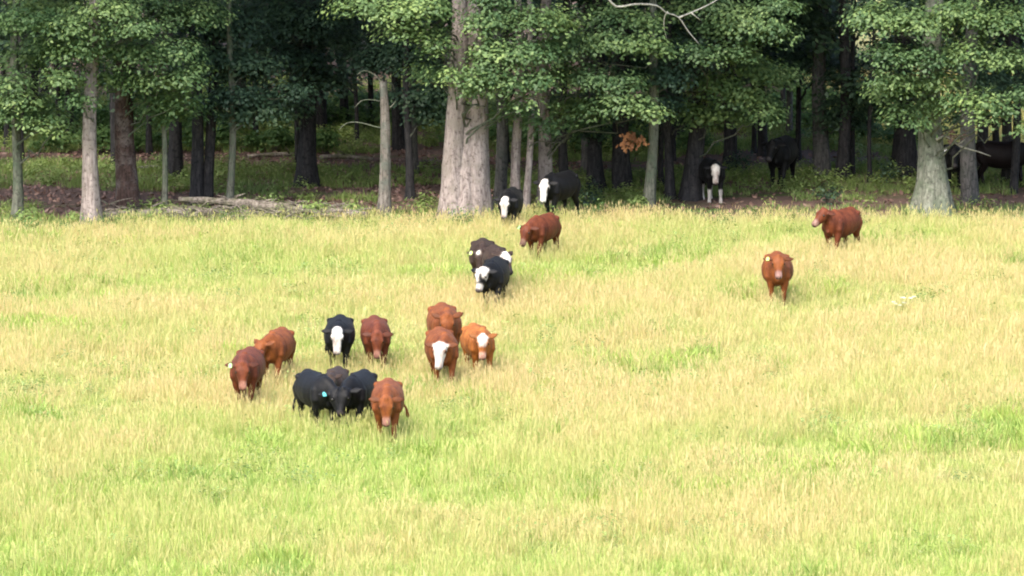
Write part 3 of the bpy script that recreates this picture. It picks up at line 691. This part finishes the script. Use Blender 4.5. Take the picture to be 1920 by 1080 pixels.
# nearest group
cow(464, 765, .96, 5, 'red-brown cow at far left of the herd, head down, pale green ear tag', 'dkred', -4, 4, -10, 64, muzzle=(0.210, 0.095, 0.065), tagc='green', tag_side=-1, seed=1, group=HERD, step=.1)
cow(519, 722, .92, 12, 'red cow behind the green-tagged far-left cow, head low, one ear up', 'red', 25, 0, 30, 56, tagc=None, seed=2, group=HERD, ear_up=.5)
cow(637, 702, .96, 0, 'black cow with a broad white blaze walking straight on, in the middle of the meadow', 'black', 2, 6, 2, 62, face='blaze', seed=3, group=HERD, tail=-.34)
cow(705, 700, .94, -6, 'red cow walking beside the black white-blazed cow, head hanging low', 'dkred', 4, -6, 6, 70, muzzle=(0.225, 0.110, 0.080), seed=4, group=HERD)
cow(834, 683, 1.05, -8, 'red-orange cow at the back of the close group of three red ones', 'red', 8, 14, 5, 66, seed=5, group=HERD, ear_up=.4)
cow(829, 727, .98, -8, 'red cow with a white face leading the close group of three red ones', 'red', 22, 4, 18, 62, face='full', seed=6, group=HERD)
cow(897, 706, .90, -14, 'orange-red calf with a white forehead and ears out, right of the group of three', 'orange', 14, 10, 16, 64, face='top', seed=7, group=HERD, ear_up=.3)
cow(595, 808, .95, -25, 'black cow at the left of the nearest four, turned right, teal tag in its ear', 'black', -14, -14, -8, 52, tagc='teal', tag_side=-1, seed=8, group=HERD, tail=-.22)
cow(628, 780, .77, 8, 'black cow mostly hidden behind the two nearest black ones, ears and back showing', 'brownblack', -6, 18, -10, 50, seed=9, group=HERD, ear_up=.6)
cow(671, 808, .94, 14, 'black cow between the teal-tagged black one and the nearest red one', 'black', 8, -6, 12, 58, seed=10, group=HERD, ear_up=.3)
cow(727, 826, .94, 0, 'red cow nearest the camera, walking straight on with its head low', 'red', 0, -4, 0, 72, muzzle=(0.250, 0.125, 0.095), seed=11, group=HERD, step=.16, tail=.40)
# three dark calves
cow(905, 548, .98, 0, 'brown-black cow at back of the three dark ones, yellow-green tag, small white spot', 'brownblack', 6, 2, 8, 60, face='spot', tagc='yellow', tag_side=-1, seed=12, group=HERD)
cow(931, 560, .97, -8, 'dark cow in the middle of the three dark ones, white forehead to the right', 'brownblack', -16, 16, -24, 50, face='top', muzzle=(0.020, 0.015, 0.015), seed=13, group=HERD, ear_up=.6)
cow(926, 585, .99, 8, 'black calf in front of the three dark ones, patchy white face to the left', 'black', 26, 6, 22, 60, face='patchy', seed=14, group=HERD, belly=True, step=.2)
# wood edge and right
cow(1016, 490, .96, 26, 'dark red cow facing left, green ear tag, just below the large black cow', 'dkred', 12, -8, 10, 58, tagc='green', tag_side=-1, seed=15, group=HERD, muzzle=(0.200, 0.125, 0.090))
cow(957, 436, .94, 8, 'small black calf with a white face at the foot of the big twin-trunked oak', 'black', 6, -2, 8, 66, face='blaze', seed=16, group=HERD)
cow(1048, 415, 1.06, 34, 'large black cow with a white blaze at the wood edge, front of the pale trunk', 'black', -14, 2, -14, 62, face='blaze', seed=17, group=HERD, bulk=1.05)
cow(1457, 572, 1.0, 2, 'orange-red calf facing the camera with ears out and a yellow-green tag, standing alone', 'red', 0, 34, 0, 52, tagc='yellow', tag_side=-1, muzzle=(0.275, 0.165, 0.140), seed=18, group=HERD, step=.06, bulk=1.1)
cow(1576, 482, 1.0, 35, 'dark red cow at the right near the wood, looking left with level head', 'dkred', 12, 34, 20, 34, tagc='white', tag_side=-1, muzzle=(0.250, 0.150, 0.120), seed=19, group=HERD)
cow(1334, 376, .98, -12, 'black cow with a white face and white lower legs in the shade under the trees', 'black', 16, 10, 10, 58, face='blaze', legs_white=True, seed=20, group=HERD)
cow(1465, 352, 1.20, 16, 'all-black cow standing in the deep shade under the trees, head to the left', 'black', 10, 22, 10, 45, seed=21, group=HERD)
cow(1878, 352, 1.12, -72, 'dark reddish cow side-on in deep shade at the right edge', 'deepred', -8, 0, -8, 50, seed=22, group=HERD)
cow(1789, 356, 1.12, 4, 'black cow behind the flared oak, only a white ear tag catching light', 'black', 4, 22, 4, 52, tagc='white', tag_side=-1, seed=23, group=HERD)

# --- scattered ground cover (geometry nodes on explicit points) -----------------
def tuft(name, nb, rad, hmin, hmax, wid, mat, lean=.35, straw=.5, seeds=0.0, seed=0, curl=.5):
    rg = np.random.default_rng(seed); V = []; Fc = []; cn = []; T = []
    for i in range(nb):
        a = rg.uniform(0, 6.28); q = rad * math.sqrt(rg.uniform()); x0, y0 = q * math.cos(a), q * math.sin(a)
        h = rg.uniform(hmin, hmax); b = rg.uniform(0, 6.28); l = abs(rg.normal(0, lean)) * h; c = curl * rg.uniform(.3, 1)
        dx, dy = math.cos(b), math.sin(b); ww = wid * rg.uniform(.7, 1.3); f = rg.uniform(0, 6.28); sx_, sy_ = math.cos(f), math.sin(f)
        tt = float(np.clip(rg.normal(straw, .27), 0, 1)); o = len(V)
        for z, wv in ((0, 1), (.45, .85), (.8, .55)):
            off = l * z ** (1 + c)
            for sg in (-1, 1): V.append((x0 + dx * off + sx_ * ww * wv * sg / 2, y0 + dy * off + sy_ * ww * wv * sg / 2, h * z)); T.append(tt)
        off = l; V.append((x0 + dx * off, y0 + dy * off, h * (1 - .25 * c))); T.append(tt)
        for q4 in ((0, 1, 3, 2), (2, 3, 5, 4)): Fc += [o + k for k in q4]; cn.append(4)
        Fc += [o + 4, o + 5, o + 6]; cn.append(3)
        if rg.uniform() < seeds:       # seed head: a slim crossed diamond at the tip
            tip = np.array(V[-1]); sh = rg.uniform(.05, .13); sw = rg.uniform(.006, .013)
            for (ux, uy) in ((1, 0), (0, 1)):
                o = len(V)
                for k in ((0, 0, -.02), (ux * sw, uy * sw, sh * .4), (dx * .03, dy * .03, sh), (-ux * sw, -uy * sw, sh * .4)): V.append(tuple(tip + np.array(k))); T.append(.85)
                Fc += [o, o + 1, o + 2, o + 3]; cn.append(4)
    me = np_mesh(name, V, Fc, cn, mat, np.array(T)); return me
def bushlet(name, nl, rad, h, size, mat, seed):
    P, Nn, T = spray_points((0, 0, h * .5), (rad, rad, h * .55), nl, 7, .12, seed)
    P[:, 2] = np.maximum(P[:, 2], .02)
    return leaves_mesh(name, P, Nn, rng.uniform(.7, 1.3, len(P)) * size, T, mat, OVAL)
def scatter(name, X, Y, scl, idx, meshes, kind='stuff', label=None, cat=None, tilt=None):
    col = bpy.data.collections.new(name + '_pieces')
    for i, me in enumerate(meshes):
        col.objects.link(bpy.data.objects.new('%s_piece_%02d' % (name, i), me))
    n = len(X); me = bpy.data.meshes.new(name); me.vertices.add(n)
    me.vertices.foreach_set('co', np.stack([X, Y, hgtn(X, Y)], 1).astype(np.float32).ravel())
    def A(nm, ty, v, key): a = me.attributes.new(nm, ty, 'POINT'); a.data.foreach_set(key, v)
    A('scl', 'FLOAT', scl.astype(np.float32), 'value'); A('idx', 'INT', idx.astype(np.int32), 'value')
    rot = np.zeros((n, 3), np.float32); rot[:, 2] = rng.uniform(0, 6.28, n); rot[:, :2] = rng.normal(0, .06, (n, 2))
    A('rot', 'FLOAT_VECTOR', rot.ravel(), 'vector')
    o = link(name, me); md = o.modifiers.new('scatter', 'NODES')
    ng = bpy.data.node_groups.new(name, 'GeometryNodeTree')
    ng.interface.new_socket('Geometry', in_out='INPUT', socket_type='NodeSocketGeometry')
    ng.interface.new_socket('Geometry', in_out='OUTPUT', socket_type='NodeSocketGeometry')
    gi = ng.nodes.new('NodeGroupInput'); go = ng.nodes.new('NodeGroupOutput'); ip = ng.nodes.new('GeometryNodeInstanceOnPoints')
    ci = ng.nodes.new('GeometryNodeCollectionInfo'); ci.inputs['Collection'].default_value = col
    ci.inputs['Separate Children'].default_value = True; ci.inputs['Reset Children'].default_value = True
    ng.links.new(gi.outputs[0], ip.inputs['Points']); ng.links.new(ci.outputs[0], ip.inputs['Instance']); ip.inputs['Pick Instance'].default_value = True
    for nm, ty, sock in (('scl', 'FLOAT', 'Scale'), ('idx', 'INT', 'Instance Index'), ('rot', 'FLOAT_VECTOR', 'Rotation')):
        na_ = ng.nodes.new('GeometryNodeInputNamedAttribute'); na_.data_type = ty; na_.inputs[0].default_value = nm
        ng.links.new(na_.outputs[0], ip.inputs[sock])
    ng.links.new(ip.outputs[0], go.inputs[0]); md.node_group = ng
    tag(o, label, cat, kind=kind); return o
def fieldnoise(x, y, s, o=0): return np.array([noise.noise((a * s + o, b * s, o)) for a, b in zip(x, y)])

def jitter_grid(x0, x1, y0, y1, step):
    gx, gy = np.meshgrid(np.arange(x0, x1, step), np.arange(y0, y1, step))
    gx = gx + rng.uniform(-.5, .5, gx.shape) * step * 1.3; gy = gy + rng.uniform(-.5, .5, gy.shape) * step * 1.3
    return gx.ravel(), gy.ravel()
x, y = jitter_grid(-17, 17, 60, 119, .27)
edge = 114.8 + .35 * np.sin(x * .5) + .3 * np.sin(x * 1.7 + 1) - np.where(x < -5, (-5 - x) * .22, 0)
k = y < edge + rng.normal(0, .35, len(x)); x, y = x[k], y[k]
q = fieldnoise(x, y, .16) + .5 * fieldnoise(x, y, .5, 9)
short = [tuft('short_grass', 50, .24, .08, .23, .014, M_grass, .5, .35, 0, 1 + i) for i in range(3)]
midg = [tuft('mid_grass', 50, .24, .15, .38, .012, M_grass, .35, .5, .1, 11 + i) for i in range(4)]
tall = [tuft('tall_grass', 46, .26, .22, .54, .010, M_grass, .32, .58, .22, 21 + i) for i in range(4)]
idx = np.where(q < -.12, rng.integers(0, 3, len(x)), np.where(q < .1, rng.integers(2, 7, len(x)), rng.integers(4, 11, len(x))))
idx = np.where(rng.uniform(size=len(x)) < .12, rng.integers(0, 11, len(x)), idx)
idx = np.where((y > edge[k] - 2.6) & (rng.uniform(size=len(x)) < .8), rng.integers(0, 5, len(x)), idx)
scatter('meadow_grass', x, y, rng.uniform(.75, 1.2, len(x)), idx, short + midg + tall, label='pale yellow-green meadow grass with straw stalks', cat='grass')
# dark low weeds dotted through the meadow
x = rng.uniform(-16, 16, 1500); y = rng.uniform(62, 114, 1500); q = fieldnoise(x, y, .35, 71); k = q > .0; x, y = x[k], y[k]
mw = [bushlet('meadow_weed', 9, .15, .22, .055, M_weed, 240 + i) for i in range(3)]
scatter('meadow_weeds', x, y, rng.uniform(.6, 1.3, len(x)), rng.integers(0, 3, len(x)), mw, label='small dark green broad-leaved weeds dotted in the meadow', cat='weeds')
# greener fresh patches
x, y = jitter_grid(-17, 17, 60, 114, .5)
q = fieldnoise(x, y, .22, 33) + .45 * fieldnoise(x, y, .9, 5); k = q > .27; x, y = x[k], y[k]
gt = [tuft('fresh_grass', 60, .32, .15, .38, .020, M_greengrass, .5, .45, 0, 41 + i) for i in range(3)]
scatter('fresh_grass', x, y, rng.uniform(.8, 1.3, len(x)), rng.integers(0, 3, len(x)), gt, label='fresh greener grass clumps in the meadow', cat='grass')
# taller uncropped grass standing where the cattle wade through it
cx = []; cy = []
for o in list(C.objects):
    if o.get('category') == 'cow' and o.location.y < 114:
        n_ = 46; cx += list(o.location.x + rng.normal(0, .55, n_)); cy += list(o.location.y - .25 + rng.normal(0, .7, n_))
cx = np.array(cx); cy = np.array(cy)
ws = [tuft('wading_grass', 18, .22, .28, .58, .010, M_grass, .3, .6, .3, 91 + i) for i in range(3)]
scatter('wading_grass', cx, cy, rng.uniform(.7, 1.1, len(cx)), rng.integers(0, 3, len(cx)), ws, label='taller straw-tipped grass around the legs of the cattle', cat='grass')
# tall stalks and weeds along the wood edge
x = rng.uniform(-17, 17, 1500); x = x[(x < -9.5) | (x > -5) | (rng.uniform(size=len(x)) < .35)]; y = 115.2 + .35 * np.sin(x * .5) + .3 * np.sin(x * 1.7 + 1) - np.where(x < -5, (-5 - x) * .22, 0) + rng.normal(.2, .5, len(x))
et = [tuft('edge_stalks', 9, .3, .15, .52, .009, M_grass, .35, .55, .4, 61 + i) for i in range(3)] + [bushlet('edge_weed', 12, .20, .32, .075, M_shrub, 65 + i) for i in range(2)]
scatter('edge_stalks', x, y, rng.uniform(.6, 1.1, len(x)), rng.choice([0, 1, 2, 3, 4], len(x), p=[.31, .31, .3, .04, .04]), et, label='tall straw stalks and weeds along the wood edge', cat='grass')
# ground cover inside the wood
x, y = jitter_grid(-24, 24, 113, 165, .42); edge = 117.2 - np.where(x < -6, (-6 - x) * .28, 0)
k = (y > edge - .8) & ~((x > 11.5) & (y > 136)); x, y = x[k], y[k]
wv = y + .9 * np.sin(x * .22 + 1) + .5 * np.sin(x * .61)
q = fieldnoise(x * .45, y, .45, 55) + np.interp(wv, [115, 117, 118.5, 122, 123.5, 129, 130.2, 133, 134, 145, 147], [.3, .25, -.25, -.2, .3, .3, -.45, -.45, .3, .3, -.1])
k = (q > .0) & ((x < 3) | (rng.uniform(size=len(x)) < .85)); x, y = x[k], y[k]
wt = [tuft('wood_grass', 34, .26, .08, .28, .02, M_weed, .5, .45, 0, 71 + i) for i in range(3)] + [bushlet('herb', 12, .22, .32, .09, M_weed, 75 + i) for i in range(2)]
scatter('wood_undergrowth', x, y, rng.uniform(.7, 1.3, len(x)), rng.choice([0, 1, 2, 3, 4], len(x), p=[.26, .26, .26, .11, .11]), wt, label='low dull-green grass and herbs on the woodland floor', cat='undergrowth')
# brighter green bushes deeper in
x, y = jitter_grid(-24, 14, 132, 152, .62); q = fieldnoise(x * .4, y, .34, 91); k = (q > .12) & (y > 134); x, y = x[k], y[k]
sb = [bushlet('brush', 34, .42, .7, .13, M_shrub, 81 + i) for i in range(3)]
scatter('wood_brush', x, y, rng.uniform(.6, 1.25, len(x)), rng.integers(0, 3, len(x)), sb, label='bright green low brush between the trunks', cat='undergrowth')
# meadow behind the wood on the right
x, y = jitter_grid(11.5, 45, 136.5, 164, .6)
scatter('back_meadow_grass', x, y, rng.uniform(1.2, 1.8, len(x)), rng.integers(0, 4, len(x)), midg[:4], label='sunlit grass of the meadow behind the wood', cat='grass')
# leaf litter and brash at the wood floor
def litter():
    nl = 14000; xx = rng.uniform(-18, 18, nl); yy = rng.uniform(116.5, 136, nl)
    kk = (xx < 3) | (rng.uniform(size=nl) < .35); xx, yy = xx[kk], yy[kk]; nl = len(xx)
    P = np.stack([xx, yy, hgtn(xx, yy) + rng.uniform(.01, .07, nl)], 1); Nn = rng.normal(0, .5, (nl, 3)) + np.array([0, 0, 1])
    return leaves_mesh('leaf_litter', P, Nn, rng.uniform(.1, .2, nl), rng.uniform(0, 1, nl), M_leafpink, OVAL)
tag(link('leaf_litter', litter()), 'brown fallen leaves on the woodland floor', 'leaf litter', kind='stuff')

# individually visible shrubs
for i, (px, py, sz, lab) in enumerate([(590, 412, .75, 'leafy green weed clump at the right end of the long pale log'), (665, 408, .6, 'small green weed clump just left of the snag foot'),
                                       (905, 402, .6, 'green weeds at the right foot of the big twin-trunked oak'), (1200, 400, .55, 'green weeds at the foot of the lichen-green trunk'),
                                       (1660, 348, .9, 'dark leafy shrub left of the flared oak'), (1390, 330, 1.0, 'green shrub between the two shaded cows'),
                                       (1105, 392, .8, 'dark bramble clump left of the lichen-green trunk'), (800, 396, .6, 'green weed tuft left of the big twin-trunked oak'), (1550, 385, .7, 'low dark bush above the back of the dark red cow at right')]):
    b = ground(px, py); t = thing('shrub', lab, 'shrub', b); t.rotation_euler.z = i * 1.3
    tag(link('foliage', bushlet('foliage', 40, .42 * sz, .75 * sz, .10, M_weed if i < 4 or i == 7 else M_leafdark, 200 + i), t), kind='stuff')
    bm_ = bmesh.new()
    for j in range(5):
        a = j * 1.257; loft(bm_, [(0, 0, -.03), (.1 * sz * math.cos(a), .1 * sz * math.sin(a), .3 * sz), (.22 * sz * math.cos(a), .22 * sz * math.sin(a), .6 * sz)], [.012, .009, .004], 5)
    bm_obj('stem', bm_, M_barkgrey, t)

# white wildflower in the right of the meadow
b = ground(1693, 590); t = thing('wildflower', 'cluster of white lacy flower heads standing alone in the straw grass at right', 'wildflower', b)
bm_ = bmesh.new(); heads = []
for i in range(9):
    a = random.uniform(0, 6.28); q = random.uniform(0, .26); hh = random.uniform(.22, .46); p = Vector((q * math.cos(a) * 1.2, q * math.sin(a), hh)); heads.append(p)
    loft(bm_, [(p.x * .3, p.y * .3, -.02), (p.x * .7, p.y * .7, hh * .5), p], [.006, .005, .004], 5)
bm_obj('stem', bm_, M_weed, t)
for p in heads:
    bm_ = bmesh.new(); n = 26
    for i in range(n):
        a = i * 2.4; q = .05 * math.sqrt(i / n); c = p + Vector((q * math.cos(a), q * math.sin(a), .012 * random.random()))
        bmesh.ops.create_icosphere(bm_, subdivisions=1, radius=.009, matrix=Matrix.Translation(c))
    bm_obj('flower_head', bm_, M_flower, t, smooth=False)
